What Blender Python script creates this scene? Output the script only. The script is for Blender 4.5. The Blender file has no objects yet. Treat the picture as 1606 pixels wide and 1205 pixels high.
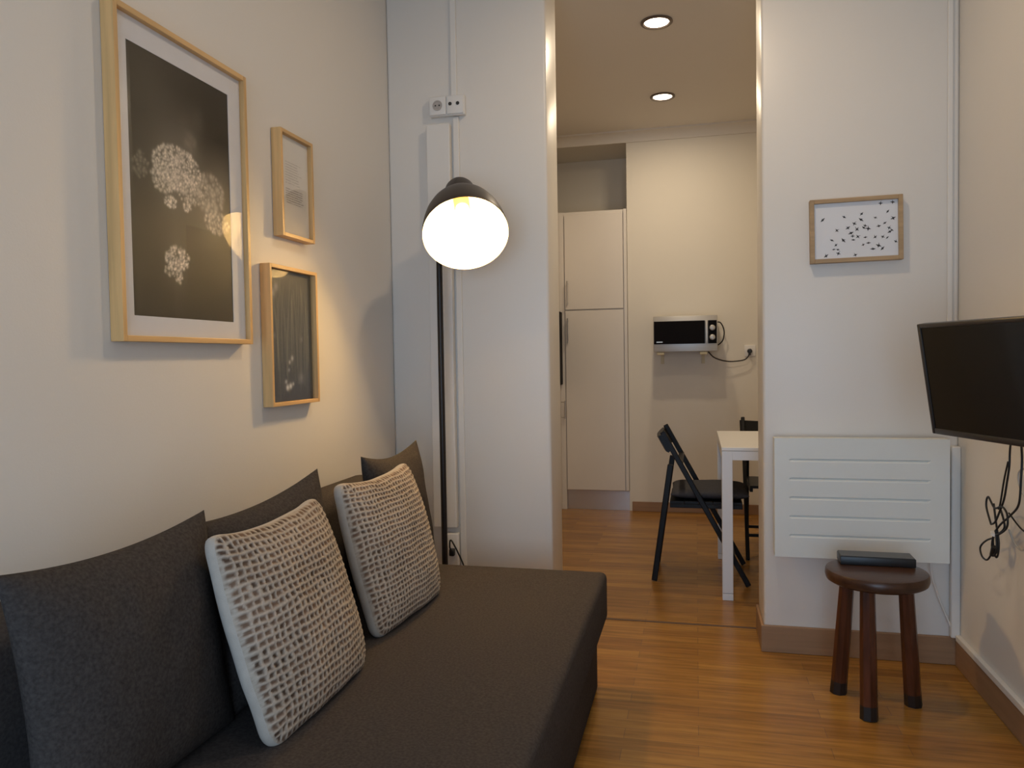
import bpy, bmesh, math, random
from mathutils import Vector, Matrix, noise
random.seed(7)
scn = bpy.context.scene
COL = scn.collection
PI = math.pi

# ------------------------------------------------------------------ helpers
def V(*a): return Vector(a)

def link(name, me, mat=None, parent=None):
    o = bpy.data.objects.new(name, me)
    COL.objects.link(o)
    if mat is not None:
        for m in (mat if isinstance(mat, (list, tuple)) else [mat]):
            me.materials.append(m)
    if parent is not None: o.parent = parent
    return o

def obj(name, bm, mat=None, parent=None, smooth=None):
    me = bpy.data.meshes.new(name)
    bmesh.ops.recalc_face_normals(bm, faces=bm.faces[:])
    bm.to_mesh(me); bm.free()
    if smooth is not None:
        for p in me.polygons: p.use_smooth = True
        me.set_sharp_from_angle(angle=math.radians(smooth))
    return link(name, me, mat, parent)

def tag(o, label, cat, group=None, kind=None):
    o['label'] = label; o['category'] = cat
    if group: o['group'] = group
    if kind: o['kind'] = kind
    return o

def thing(name, label, cat, loc=(0, 0, 0), group=None):
    o = bpy.data.objects.new(name, None); COL.objects.link(o)
    o.empty_display_size = .05
    o.location = loc
    return tag(o, label, cat, group)

def struct(o):
    o['kind'] = 'structure'; return o

def lab(o, t): o['label'] = t; return o

def box(bm, x0, x1, y0, y1, z0, z1, bev=0, seg=2, mat=0, M=None):
    r = bmesh.ops.create_cube(bm, size=1)
    vs = r['verts']
    for v in vs:
        v.co = V(x0 + (v.co.x + .5) * (x1 - x0), y0 + (v.co.y + .5) * (y1 - y0), z0 + (v.co.z + .5) * (z1 - z0))
    fs = set(f for v in vs for f in v.link_faces)
    if mat:
        for f in fs: f.material_index = mat
    if bev:
        es = list(set(e for v in vs for e in v.link_edges))
        r2 = bmesh.ops.bevel(bm, geom=es, offset=bev, segments=seg, profile=.5, affect='EDGES')
        vs = list(set(v for v in r2['verts']) | set(v for v in vs if v.is_valid))
        if mat:
            for f in r2['faces']: f.material_index = mat
    if M is not None:
        for v in vs: v.co = M @ v.co
    return vs

def B(x0, x1, y0, y1, z0, z1, bev=0, seg=2, M=None):
    bm = bmesh.new(); box(bm, x0, x1, y0, y1, z0, z1, bev, seg, 0, M); return bm

def frame_of(d, up=V(0, 0, 1)):
    d = d.normalized()
    if abs(d.dot(up)) > .98: up = V(1, 0, 0)
    s = d.cross(up).normalized(); t = s.cross(d).normalized()
    return s, t

def tube(bm, pts, r, n=10, cap=True):
    pts = [Vector(p) for p in pts]
    rings = []
    s0 = None
    for i, p in enumerate(pts):
        d = (pts[min(i + 1, len(pts) - 1)] - pts[max(i - 1, 0)]).normalized()
        if s0 is None: s, t = frame_of(d)
        else:
            s = (s0 - d * s0.dot(d)).normalized(); t = s.cross(d).normalized()
        s0 = s
        rr = r[i] if isinstance(r, (list, tuple)) else r
        rings.append([bm.verts.new(p + (s * math.cos(2 * PI * k / n) + t * math.sin(2 * PI * k / n)) * rr) for k in range(n)])
    for a, b in zip(rings, rings[1:]):
        for k in range(n): bm.faces.new((a[k], a[(k + 1) % n], b[(k + 1) % n], b[k]))
    if cap:
        bm.faces.new(rings[0][::-1]); bm.faces.new(rings[-1])

def smooth_path(pts, sub=6):
    pts = [Vector(p) for p in pts]
    out = []
    for i in range(len(pts) - 1):
        p0 = pts[max(i - 1, 0)]; p1 = pts[i]; p2 = pts[i + 1]; p3 = pts[min(i + 2, len(pts) - 1)]
        for k in range(sub):
            t = k / sub
            out.append(.5 * ((2 * p1) + (-p0 + p2) * t + (2 * p0 - 5 * p1 + 4 * p2 - p3) * t * t + (-p0 + 3 * p1 - 3 * p2 + p3) * t ** 3))
    out.append(pts[-1]); return out

def lathe(bm, prof, origin, axis, n=40, mat=0):
    """prof: list of (distance along axis, radius)"""
    axis = Vector(axis).normalized(); s, t = frame_of(axis); origin = Vector(origin)
    rings = []
    for a, r in prof:
        if r < 1e-6: rings.append([bm.verts.new(origin + axis * a)])
        else: rings.append([bm.verts.new(origin + axis * a + (s * math.cos(2 * PI * k / n) + t * math.sin(2 * PI * k / n)) * r) for k in range(n)])
    for a, b in zip(rings, rings[1:]):
        for k in range(n):
            k2 = (k + 1) % n
            if len(a) == 1 and len(b) == 1: continue
            if len(a) == 1: f = bm.faces.new((a[0], b[k2], b[k]))
            elif len(b) == 1: f = bm.faces.new((a[k], a[k2], b[0]))
            else: f = bm.faces.new((a[k], a[k2], b[k2], b[k]))
            f.material_index = mat

def bar(bm, p0, p1, w, h, up=V(0, 1, 0), bev=.004):
    """rectangular bar from p0 to p1; w measured along `up`, h across"""
    p0 = Vector(p0); p1 = Vector(p1); d = p1 - p0; L = d.length; d.normalize()
    u = (up - d * up.dot(d)).normalized(); s = d.cross(u)
    M = Matrix(((d.x, u.x, s.x, p0.x), (d.y, u.y, s.y, p0.y), (d.z, u.z, s.z, p0.z), (0, 0, 0, 1)))
    box(bm, 0, L, -w / 2, w / 2, -h / 2, h / 2, bev, 2, 0, M)

# ------------------------------------------------------------------ materials
def new_mat(name):
    m = bpy.data.materials.new(name); m.use_nodes = True
    nt = m.node_tree
    return m, nt, nt.nodes['Principled BSDF']

def mat(name, col, rough=.5, metal=0., spec=.5, var=0., vscale=6., bump=0., bscale=60., coat=0., sheen=0., stretch=(1, 1, 1)):
    m, nt, b = new_mat(name)
    b.inputs['Base Color'].default_value = (*col, 1)
    b.inputs['Roughness'].default_value = rough
    b.inputs['Metallic'].default_value = metal
    b.inputs['Specular IOR Level'].default_value = spec
    b.inputs['Coat Weight'].default_value = coat
    b.inputs['Sheen Weight'].default_value = sheen
    N = nt.nodes.new; L = nt.links.new
    tc = N('ShaderNodeTexCoord'); mp = N('ShaderNodeMapping'); mp.inputs['Scale'].default_value = stretch
    L(tc.outputs['Object'], mp.inputs['Vector'])
    if var:
        nz = N('ShaderNodeTexNoise'); nz.inputs['Scale'].default_value = vscale; nz.inputs['Detail'].default_value = 4
        mr = N('ShaderNodeMapRange'); mr.inputs['From Min'].default_value = .3; mr.inputs['From Max'].default_value = .7
        mr.inputs['To Min'].default_value = 1 - var; mr.inputs['To Max'].default_value = 1 + var
        mx = N('ShaderNodeMix'); mx.data_type = 'RGBA'; mx.blend_type = 'MULTIPLY'; mx.inputs['Factor'].default_value = 1
        mx.inputs['A'].default_value = (*col, 1)
        L(mp.outputs[0], nz.inputs['Vector']); L(nz.outputs['Fac'], mr.inputs['Value']); L(mr.outputs[0], mx.inputs['B'])
        L(mx.outputs['Result'], b.inputs['Base Color'])
    if bump:
        n2 = N('ShaderNodeTexNoise'); n2.inputs['Scale'].default_value = bscale; n2.inputs['Detail'].default_value = 3
        bp = N('ShaderNodeBump'); bp.inputs['Strength'].default_value = bump; bp.inputs['Distance'].default_value = .01
        L(mp.outputs[0], n2.inputs['Vector']); L(n2.outputs['Fac'], bp.inputs['Height']); L(bp.outputs[0], b.inputs['Normal'])
    return m

def emit_mat(name, col, s):
    m, nt, b = new_mat(name)
    b.inputs['Base Color'].default_value = (.9, .9, .9, 1)
    b.inputs['Emission Color'].default_value = (*col, 1); b.inputs['Emission Strength'].default_value = s
    return m

def wood_floor():
    m, nt, b = new_mat('laminate_floor')
    N = nt.nodes.new; L = nt.links.new
    tc = N('ShaderNodeTexCoord')
    br = N('ShaderNodeTexBrick'); br.offset = .37; br.inputs['Scale'].default_value = 1
    br.inputs['Brick Width'].default_value = .62; br.inputs['Row Height'].default_value = .066
    br.inputs['Mortar Size'].default_value = .0012; br.inputs['Mortar Smooth'].default_value = .3; br.inputs['Bias'].default_value = 0
    br.inputs['Color1'].default_value = (.255, .115, .026, 1); br.inputs['Color2'].default_value = (.37, .182, .038, 1)
    br.inputs['Mortar'].default_value = (.20, .10, .035, 1)
    L(tc.outputs['Object'], br.inputs['Vector'])
    mp = N('ShaderNodeMapping'); mp.inputs['Scale'].default_value = (1.6, 22, 1)
    L(tc.outputs['Object'], mp.inputs['Vector'])
    nz = N('ShaderNodeTexNoise'); nz.inputs['Scale'].default_value = 2.2; nz.inputs['Detail'].default_value = 6; nz.inputs['Roughness'].default_value = .6
    L(mp.outputs[0], nz.inputs['Vector'])
    mr = N('ShaderNodeMapRange'); mr.inputs['From Min'].default_value = .25; mr.inputs['From Max'].default_value = .75
    mr.inputs['To Min'].default_value = .62; mr.inputs['To Max'].default_value = 1.34
    L(nz.outputs['Fac'], mr.inputs['Value'])
    mx = N('ShaderNodeMix'); mx.data_type = 'RGBA'; mx.blend_type = 'MULTIPLY'; mx.inputs['Factor'].default_value = 1
    L(br.outputs['Color'], mx.inputs['A']); L(mr.outputs[0], mx.inputs['B']); L(mx.outputs['Result'], b.inputs['Base Color'])
    b.inputs['Roughness'].default_value = .27; b.inputs['Specular IOR Level'].default_value = .3
    bp = N('ShaderNodeBump'); bp.inputs['Strength'].default_value = .06; bp.inputs['Distance'].default_value = .004
    L(nz.outputs['Fac'], bp.inputs['Height']); L(bp.outputs[0], b.inputs['Normal'])
    return m

def wood(name, col, axis=2, rough=.45, contrast=.16):
    st = [26, 26, 26]; st[axis] = 1.6
    return mat(name, col, rough, spec=.35, var=contrast, vscale=2.0, bump=.05, bscale=3, stretch=tuple(st))

def fabric(name, col, rough=.95, weave=900., var=.22):
    m = mat(name, col, rough, spec=.12, var=var, vscale=160., bump=.25, bscale=weave, sheen=.0)
    return m

def attr_mat(name, rough=.5, spec=.4):
    m, nt, b = new_mat(name)
    a = nt.nodes.new('ShaderNodeAttribute'); a.attribute_name = 'paint'
    nt.links.new(a.outputs['Color'], b.inputs['Base Color'])
    b.inputs['Roughness'].default_value = rough; b.inputs['Specular IOR Level'].default_value = spec
    return m

def glass_mat(name, ior=1.5):
    m, nt, b = new_mat(name)
    N = nt.nodes.new; L = nt.links.new
    out = nt.nodes['Material Output']
    tr = N('ShaderNodeBsdfTransparent'); gl = N('ShaderNodeBsdfGlossy'); gl.inputs['Roughness'].default_value = .0
    fr = N('ShaderNodeFresnel'); fr.inputs['IOR'].default_value = ior
    mx = N('ShaderNodeMixShader')
    ge = N('ShaderNodeNewGeometry'); mr = N('ShaderNodeMapRange'); mr.inputs['To Min'].default_value = ior; mr.inputs['To Max'].default_value = 1 / ior
    L(ge.outputs['Backfacing'], mr.inputs['Value']); L(mr.outputs[0], fr.inputs['IOR'])
    L(fr.outputs[0], mx.inputs[0]); L(tr.outputs[0], mx.inputs[1]); L(gl.outputs[0], mx.inputs[2]); L(mx.outputs[0], out.inputs['Surface'])
    nt.nodes.remove(b)
    return m

WALLC = (.74, .70, .645)
m_wall = mat('cream_wall_paint', WALLC, .6, spec=.3, var=.012, vscale=1.5, bump=.04, bscale=220)
m_jamb = mat('satin_wall_paint', (.74, .70, .645), .38, spec=.5, var=.01, vscale=2, bump=.02, bscale=150)
m_kwall = mat('kitchen_wall_paint', (.72, .67, .58), .6, spec=.3, var=.012, vscale=1.5, bump=.03, bscale=220)
m_ceil = mat('ceiling_paint', (.72, .665, .585), .7, spec=.2, var=.01, vscale=2, bump=.03, bscale=200)
m_floor = wood_floor()
m_base = wood('baseboard_wood', (.30, .175, .095), 0, .45, .10)
m_basey = wood('baseboard_wood_lengthwise', (.30, .175, .095), 1, .45, .10)
m_whiteplastic = mat('white_plastic', (.74, .715, .68), .4, spec=.45, var=.01, vscale=8)
m_trunk = mat('white_painted_trunking', (.745, .71, .66), .45, spec=.4, var=.01, vscale=8)
m_oak = wood('pale_oak_upright', (.66, .41, .175), 2)
m_oaky = wood('pale_oak_lengthwise', (.66, .41, .175), 1)
m_oakx = wood('pale_oak_crosswise', (.42, .285, .155), 0)
m_mat = mat('passepartout_board', (.78, .775, .80), .8, spec=.2, var=.015, vscale=30)
m_paper = mat('poster_paper', (.74, .70, .64), .8, spec=.2, var=.02, vscale=20)
m_paperw = mat('white_poster_paper', (.80, .80, .82), .8, spec=.2, var=.01, vscale=20)
m_ink = mat('black_ink', (.02, .02, .024), .7, spec=.2, var=.2, vscale=40)
m_inkg = mat('grey_ink', (.30, .27, .24), .7, spec=.2, var=.1, vscale=40)
m_photo = attr_mat('photo_print', .5, .3)
m_glass = glass_mat('picture_glass', 1.42)
m_sofa = fabric('charcoal_sofa_fabric', (.054, .047, .045), var=.25)
m_cush = fabric('charcoal_cushion_fabric', (.053, .046, .043), var=.3)
m_knit = attr_mat('knit_yarn', .95, .1)
m_cream = mat('cream_cotton_backing', (.49, .435, .375), .9, spec=.15, var=.05, vscale=60, bump=.15, bscale=500, sheen=.1)
m_bronze = mat('dark_bronze_metal', (.060, .047, .038), .42, metal=.35, spec=.5, var=.08, vscale=10)
m_pole = mat('black_brown_metal', (.018, .013, .011), .4, metal=.3, spec=.5, var=.1, vscale=10)
m_shadein = mat('white_enamel_inside', (.86, .83, .78), .5, spec=.4, var=.01, vscale=10)
m_brass = mat('brass_socket', (.55, .36, .12), .4, metal=.6, var=.05, vscale=10)
m_bulb = emit_mat('lit_bulb', (1, .64, .24), 300)
m_lens = emit_mat('lit_downlight_lens', (1, .86, .68), 14)
m_ring = mat('brushed_bronze_ring', (.16, .125, .10), .4, metal=.5, var=.1, vscale=10)
m_tvframe = mat('black_tv_plastic', (.022, .020, .019), .35, spec=.5, var=.1, vscale=10)
m_screen = mat('black_screen_glass', (.005, .005, .005), .09, spec=.32, var=.05, vscale=3)
m_black = mat('black_plastic', (.012, .012, .013), .4, spec=.5, var=.1, vscale=20)
m_boxtop = mat('grey_black_plastic_top', (.05, .05, .053), .35, spec=.5, var=.1, vscale=20)
m_cable = mat('black_cable_rubber', (.012, .011, .011), .5, spec=.4, var=.1, vscale=20)
m_rad = mat('radiator_enamel', (.72, .735, .70), .42, spec=.45, var=.01, vscale=6)
m_stoolseat = wood('dark_stained_stool_wood', (.055, .025, .014), 0, .3, .3)
m_stoolleg = wood('reddish_stained_leg_wood', (.075, .023, .010), 2, .3, .4)
m_stooltip = mat('black_leg_tip', (.010, .008, .008), .4, var=.1, vscale=20)
m_lacq = mat('white_lacquer', (.80, .785, .76), .3, spec=.5, var=.008, vscale=5)
m_tableleg = mat('white_metal_legs', (.80, .80, .81), .35, spec=.5, var=.008, vscale=5)
m_chair = mat('black_stained_chair_wood', (.006, .0052, .0055), .42, spec=.22, var=.2, vscale=2, bump=.05, bscale=3, stretch=(26, 26, 1.6))
m_pad = fabric('dark_grey_pad_fabric', (.06, .058, .064))
m_cab = mat('cream_cabinet_front', (.70, .65, .59), .42, spec=.4, var=.01, vscale=4)
m_steel = mat('brushed_steel', (.50, .485, .46), .42, metal=.7, var=.06, vscale=3, stretch=(1, 1, 30))
m_plinth = mat('brushed_aluminium_plinth', (.62, .60, .60), .3, metal=.75, var=.03, vscale=3)
m_mwglass = mat('black_oven_glass', (.007, .005, .004), .4, spec=.03, var=.05, vscale=3)
m_foot = mat('cream_bracket_plastic', (.62, .53, .33), .5, var=.05, vscale=20)
m_handle = mat('satin_nickel_handle', (.50, .47, .44), .35, metal=.8, var=.03, vscale=20)
m_hole = mat('dark_socket_hole', (.03, .026, .024), .6, var=.1, vscale=20)
m_seam = mat('dark_floor_joint', (.11, .055, .025), .5, var=.1, vscale=20)

# ------------------------------------------------------------------ the room
XL, XR = -1.316, .967          # side walls of the living room
YP0, YP1 = 3.205, 3.46         # partition between living room and kitchen
YN = -1.35                     # wall behind the camera
YK = 5.944                     # far kitchen wall
ZC = 2.9
KL = -1.64                     # left kitchen wall
YREC = 6.52                    # back of the cabinet recess

struct(obj('floor', B(KL - .12, XR + .12, YN - .1, YREC + .1, -.08, 0), m_floor))
struct(obj('ceiling', B(KL - .12, XR + .12, YN - .1, YREC + .1, ZC, ZC + .1), m_ceil))
struct(obj('wall_left', B(XL - .1, XL, YN, YP1, 0, ZC), m_wall))
struct(obj('wall_right', B(XR, XR + .1, YN, YREC, 0, ZC), m_wall))
JL, JR = -.603, .260
struct(obj('wall_middle_left', B(XL, JL, YP0, YP1, 0, ZC, .012, 3), m_jamb, smooth=40))
struct(obj('wall_middle_right', B(JR, XR, YP0, YP1, 0, ZC, .012, 3), m_jamb, smooth=40))
# near wall with a window opening behind the camera
bm = bmesh.new()
WX0, WX1, WZ0, WZ1 = -.95, .75, .08, 2.0
box(bm, XL, WX0, YN - .12, YN, 0, ZC); box(bm, WX1, XR, YN - .12, YN, 0, ZC)
box(bm, WX0, WX1, YN - .12, YN, 0, WZ0); box(bm, WX0, WX1, YN - .12, YN, WZ1, ZC)
struct(obj('wall_near', bm, m_wall))
bm = bmesh.new()
for x0, x1 in ((WX0, WX0 + .06), (WX1 - .06, WX1), ((WX0 + WX1) / 2 - .04, (WX0 + WX1) / 2 + .04)):
    box(bm, x0, x1, YN - .09, YN - .03, WZ0, WZ1, .006)
box(bm, WX0, WX1, YN - .09, YN - .03, WZ0, WZ0 + .06, .006); box(bm, WX0, WX1, YN - .09, YN - .03, WZ1 - .06, WZ1, .006)
w1 = struct(obj('window_1', bm, m_lacq))
obj('window_pane', B(WX0 + .05, WX1 - .05, YN - .064, YN - .058, WZ0 + .05, WZ1 - .05), m_glass, w1)
# kitchen
RX = -.504                     # right edge of the recess
struct(obj('wall_kitchen_left', B(KL - .1, KL, YP0 + .0, YREC, 0, ZC), m_kwall))
struct(obj('wall_kitchen_return', B(KL - .0, XL - .1, YP0 + .155, YP1, 0, ZC), m_kwall))
bm = bmesh.new()
box(bm, RX, XR, YK, YREC, 0, ZC)
struct(obj('wall_far', bm, m_kwall))
struct(obj('wall_recess_top', B(KL, RX, YK, YREC, 2.855, ZC), m_kwall))
struct(obj('wall_recess_back', B(KL, RX, YREC, YREC + .06, 0, ZC), m_kwall))
# cove cornice along the far wall
bm = bmesh.new()
prof = [(0, 0), (0, -.075), (-.012, -.075), (-.014, -.066)] + [(-.075 + .062 * math.cos(a), -.066 + .054 * math.sin(a)) for a in [i * PI / 2 / 6 for i in range(1, 7)]] + [(-.078, -.012), (-.078, 0)]
va = [bm.verts.new((KL, YK + p[0], ZC + p[1])) for p in prof]; vb = [bm.verts.new((XR, YK + p[0], ZC + p[1])) for p in prof]
for i in range(len(prof)):
    j = (i + 1) % len(prof); bm.faces.new((va[i], va[j], vb[j], vb[i]))
bm.faces.new(va); bm.faces.new(vb[::-1])
struct(obj('trim_1', bm, m_ceil, smooth=40))
# baseboards
struct(obj('baseboard_far', B(RX + .02, XR, YK - .014, YK, 0, .074, .003), m_base))
bm = bmesh.new()
box(bm, JR - .012, XR, YP0 - .014, YP0, 0, .108, .003)
struct(obj('baseboard_middle_right', bm, m_base))
struct(obj('baseboard_jamb_right', B(JR - .012, JR, YP0, YP1, 0, .108, .003), m_basey))
struct(obj('baseboard_middle_left', B(XL, JL + .0, YP0 - .014, YP0, 0, .1, .003), m_base))
struct(obj('baseboard_right', B(XR - .014, XR, YN, YP0 - .014, 0, .10, .003), m_basey))
struct(obj('baseboard_left', B(XL, XL + .014, YN, YP0 - .014, 0, .10, .003), m_basey))
struct(obj('trim_2', B(XR - .018, XR, YN, YP0 - .03, .1005, .124, .003), m_trunk))         # white strip on the skirting
struct(obj('trim_3', B(JL, JR - .012, 3.452, 3.470, -.001, .0025, .001), m_seam))         # joint between the two floors

# surface trunking
def trunk(name, x0, x1, z0, z1, label, y0=YP0 - .013):
    o = obj(name, B(x0, x1, y0, YP0, z0, z1, .003), m_trunk); return tag(o, label, 'cable trunking')
trunk('cable_trunking', -1.018, -.992, 2.326, ZC, 'thin white cable trunking running up from the double wall socket')
trunk('cable_trunking', -1.012, -.986, .10, 2.243, 'thin white cable trunking running down behind the floor lamp')
trunk('cable_trunking', .924, .942, .90, ZC, 'thin white cable trunking in the corner above the radiator', YP0 - .009)
tag(obj('corner_trunking', B(.934, .9665, YP0 - .032, YP0 - .0, .109, .84, .006, 3), m_trunk, smooth=40), 'wider white trunking standing in the corner right of the radiator', 'cable trunking')
tag(obj('cover_board', B(-1.126, -1.021, YP0 - .038, YP0, .46, 2.212, .004), m_trunk), 'narrow tall white board on the wall below the double socket', 'board')

# ------------------------------------------------------------------ picture frames on the left wall (face +X)
def frame_left(name, y0, y1, z0, z1, fw, label, dep=.036, rec=.010):
    """four oak rails, mitre-free, as one part; glass pane a part"""
    t = thing(name, label, 'picture', (XL, (y0 + y1) / 2, z0), 'oak framed pictures on the left wall')
    ox, oy, oz = t.location
    a, b = XL - ox + .001, XL - ox + dep
    ym = (y1 - y0) / 2; h = z1 - z0
    bm = bmesh.new()
    box(bm, a, b, -ym, -ym + fw, 0, h, .0012); box(bm, a, b, ym - fw, ym, 0, h, .0012)
    box(bm, a, b, -ym + fw, ym - fw, 0, fw, .0012, mat=1); box(bm, a, b, -ym + fw, ym - fw, h - fw, h, .0012, mat=1)
    obj('frame', bm, [m_oak, m_oaky], t)
    g = b - rec
    obj('glass', B(g - .002, g, -ym + fw, ym - fw, fw, h - fw), m_glass, t)
    return t, ym, h, g - .006

def photo_grid(nu, nv, w, h, fn):
    me = bpy.data.meshes.new('print')
    vs = [(0, -w / 2 + w * i / nu, h * j / nv) for j in range(nv + 1) for i in range(nu + 1)]
    fs = [(j * (nu + 1) + i, j * (nu + 1) + i + 1, (j + 1) * (nu + 1) + i + 1, (j + 1) * (nu + 1) + i) for j in range(nv) for i in range(nu)]
    me.from_pydata(vs, [], fs)
    ca = me.color_attributes.new('paint', 'FLOAT_COLOR', 'POINT')
    k = 0
    for j in range(nv + 1):
        for i in range(nu + 1):
            ca.data[k].color = (*fn(i / nu, j / nv), 1); k += 1
    return me

def fbm(x, y, s=0., o=4):
    return sum(noise.noise(V(x * 2 ** i, y * 2 ** i, s + i * 7.3)) * .5 ** i for i in range(o))

# big photograph : white umbel flowers on a dark blurred ground
random.seed(3)
blobs = []
def umbel(cu, cv, ru, rv, n, br, sz):
    for _ in range(int(n * 2.2)):
        a = random.uniform(0, 2 * PI); r = math.sqrt(random.random())
        blobs.append((cu + ru * r * math.cos(a), cv + rv * r * math.sin(a), sz * random.uniform(.35, .85), br * random.uniform(.25, 1.1)))
umbel(.44, .595, .235, .088, 260, .55, .017)
umbel(.30, .535, .12, .05, 70, .5, .016)
umbel(.56, .53, .19, .06, 80, .4, .018)
umbel(.36, .455, .06, .022, 26, .65, .014)
umbel(.52, .455, .04, .02, 14, .6, .014)
umbel(.76, .54, .17, .08, 60, .26, .032)
umbel(.84, .42, .14, .045, 55, .42, .018)
umbel(.10, .56, .07, .05, 22, .13, .02)
umbel(.41, .235, .12, .046, 70, .66, .015)
umbel(.33, .185, .05, .02, 16, .5, .014)
umbel(.41, .165, .04, .028, 18, .55, .013)
umbel(.58, .72, .05, .03, 10, .05, .045)
soft = [(.58, .71, .07, .05), (.66, .82, .07, .035), (.52, .78, .07, .025), (.16, .86, .22, .035), (.75, .48, .16, .11), (.44, .58, .22, .13), (.41, .22, .10, .06), (.84, .42, .14, .06), (.92, .62, .12, .05)]
GU, GV = 150, 230
petal = {}
for cu, cv, r_, s_ in blobs:
    for i in range(max(0, int((cu - 3 * r_) * GU)), min(GU, int((cu + 3 * r_) * GU) + 1) + 1):
        for j in range(max(0, int((cv - 2 * r_) * GV)), min(GV, int((cv + 2 * r_) * GV) + 1) + 1):
            q = s_ * math.exp(-((i / GU - cu) ** 2 + ((j / GV - cv) * 1.6) ** 2) / (r_ * r_))
            if q > petal.get((i, j), 0): petal[i, j] = q
def big_photo(u, v):
    p = v * 1.6
    base = .006 + .010 * fbm(u * 2, p * 2, 1.) + .03 * max(0, .5 - u) * (1 if v > .0 else 0)
    base += .014 * (1 - abs(v - .35) * 2 if abs(v - .35) < .5 else 0)
    for cu, cv, r, s in soft:
        d2 = ((u - cu) / r) ** 2 + ((v - cv) * 1.6 / (r * 1.5)) ** 2
        if d2 < 6: base += s * math.exp(-d2)
    fl = petal.get((round(u * GU), round(v * GV)), 0)
    # stems
    for (c0, c1, b0) in ((.47, .40, .0), (.40, .38, .1)):
        c = c0 + (c1 - c0) * (1 - v)
        if v < .45: base += .008 * math.exp(-((u - c) / .012) ** 2)
    if u > .5 and v < .38: base *= .62
    x = max(.006, base + 1.6 * fl * (.75 + .25 * fbm(u * 30, p * 30, 4, 2)))
    g = max(0, min(1, (.45 - u) * 1.5)) * .08
    return (x * 1.12, x * (1.0 + g), x * (.82 + .12 * fl))
t, ym, h, gx = frame_left('picture_frame', 1.507, 2.039, 1.253, 2.037, .014, 'largest oak frame with photograph of white umbel flowers in wide white mat')
iy0, iy1, iz0, iz1 = 1.564 - 1.773, 1.967 - 1.773, .063, .712
bm = bmesh.new()
for a in ((-ym + .012, iy0, .012, h - .012), (iy1, ym - .012, .012, h - .012), (iy0, iy1, .012, iz0), (iy0, iy1, iz1, h - .012)):
    box(bm, gx - .002, gx, a[0], a[1], a[2], a[3])
obj('mat_board', bm, m_mat, t)
o = link('photograph', photo_grid(GU, GV, iy1 - iy0, iz1 - iz0, big_photo), m_photo, t); o.location = (gx - .0015, (iy0 + iy1) / 2, iz0)
obj('backing', B(.002, gx - .004, -ym + .014, ym - .014, .014, h - .014), m_mat, t)

# upper small frame : sheet with lines of fine illegible text
t, ym, h, gx = frame_left('picture_frame', 2.226, 2.438, 1.605, 1.949, .012, 'small oak frame above, holding a pale sheet of fine grey text')
bm = bmesh.new(); box(bm, .002, gx, -ym + .012, ym - .012, .012, h - .012)
obj('poster', bm, m_paper, t)
bm = bmesh.new()
random.seed(5)
def scribble(bm, y0, y1, z, th, x):
    n = int((y1 - y0) / .003); prev = None
    for i in range(n + 1):
        y = y0 + (y1 - y0) * i / n
        zz = z + (.0016 if i % 2 else -.0016) * random.uniform(.4, 1)
        a = bm.verts.new((x, y, zz - th)); b_ = bm.verts.new((x, y, zz + th))
        if prev and random.random() > .13: bm.faces.new((prev[0], a, b_, prev[1]))
        prev = (a, b_)
for k in range(9): scribble(bm, -.055, random.uniform(.02, .055), h - .095 - k * .0085, .0006, gx + .0006)
for k in range(7): scribble(bm, -.055, random.uniform(.045, .06), h - .182 - k * .0075, .0011, gx + .0006)
lab(obj('text_lines', bm, m_inkg, t), 'fine grey lines of text, too small to read')

# lower small frame : dark meadow photograph
random.seed(11)
dots = [(.46, .30, .022, .20), (.52, .33, .028, .22), (.44, .24, .02, .14), (.40, .105, .03, .42), (.47, .115, .03, .40), (.37, .15, .022, .25), (.53, .13, .02, .25),
        (.12, .82, .05, .13), (.2, .87, .05, .10), (.72, .17, .06, .07), (.14, .5, .03, .05), (.75, .48, .03, .05)]
blades = [(random.uniform(0, 1), random.uniform(-.25, .25), random.uniform(.0, .3), random.uniform(.5, .95), random.uniform(.004, .014)) for _ in range(70)]
def meadow(u, v):
    b = .030 + .02 * v + .008 * fbm(u * 3, v * 4, 2)
    r, g, bl = b * (.85 + .35 * v), b * (.92 + .2 * v), b * (1.2 - .55 * v)
    for c, sl, v0, v1, s in blades:
        if v0 < v < v1:
            d = (u - c - sl * (v - v0) ** 2) / .010
            if abs(d) < 3:
                k = s * math.exp(-d * d) * 4.
                r += k; g += k; bl += k * .6
    for cu, cv, rr, s in dots:
        d2 = ((u - cu) / rr) ** 2 + ((v - cv) * 1.5 / rr) ** 2
        if d2 < 8:
            k = 1.8 * s * math.exp(-d2); r += k; g += k; bl += k
    return (r, g, bl)
t, ym, h, gx = frame_left('picture_frame', 2.140, 2.446, 1.058, 1.507, .012, 'lower oak frame with dark meadow photograph of grass stems, no mat', rec=.014)
o = link('photograph', photo_grid(90, 130, 2 * ym - .024, h - .024, meadow), m_photo, t); o.location = (gx - .0005, 0, .012)
obj('backing', B(.002, gx - .003, -ym + .012, ym - .012, .012, h - .012), m_mat, t)

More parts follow.
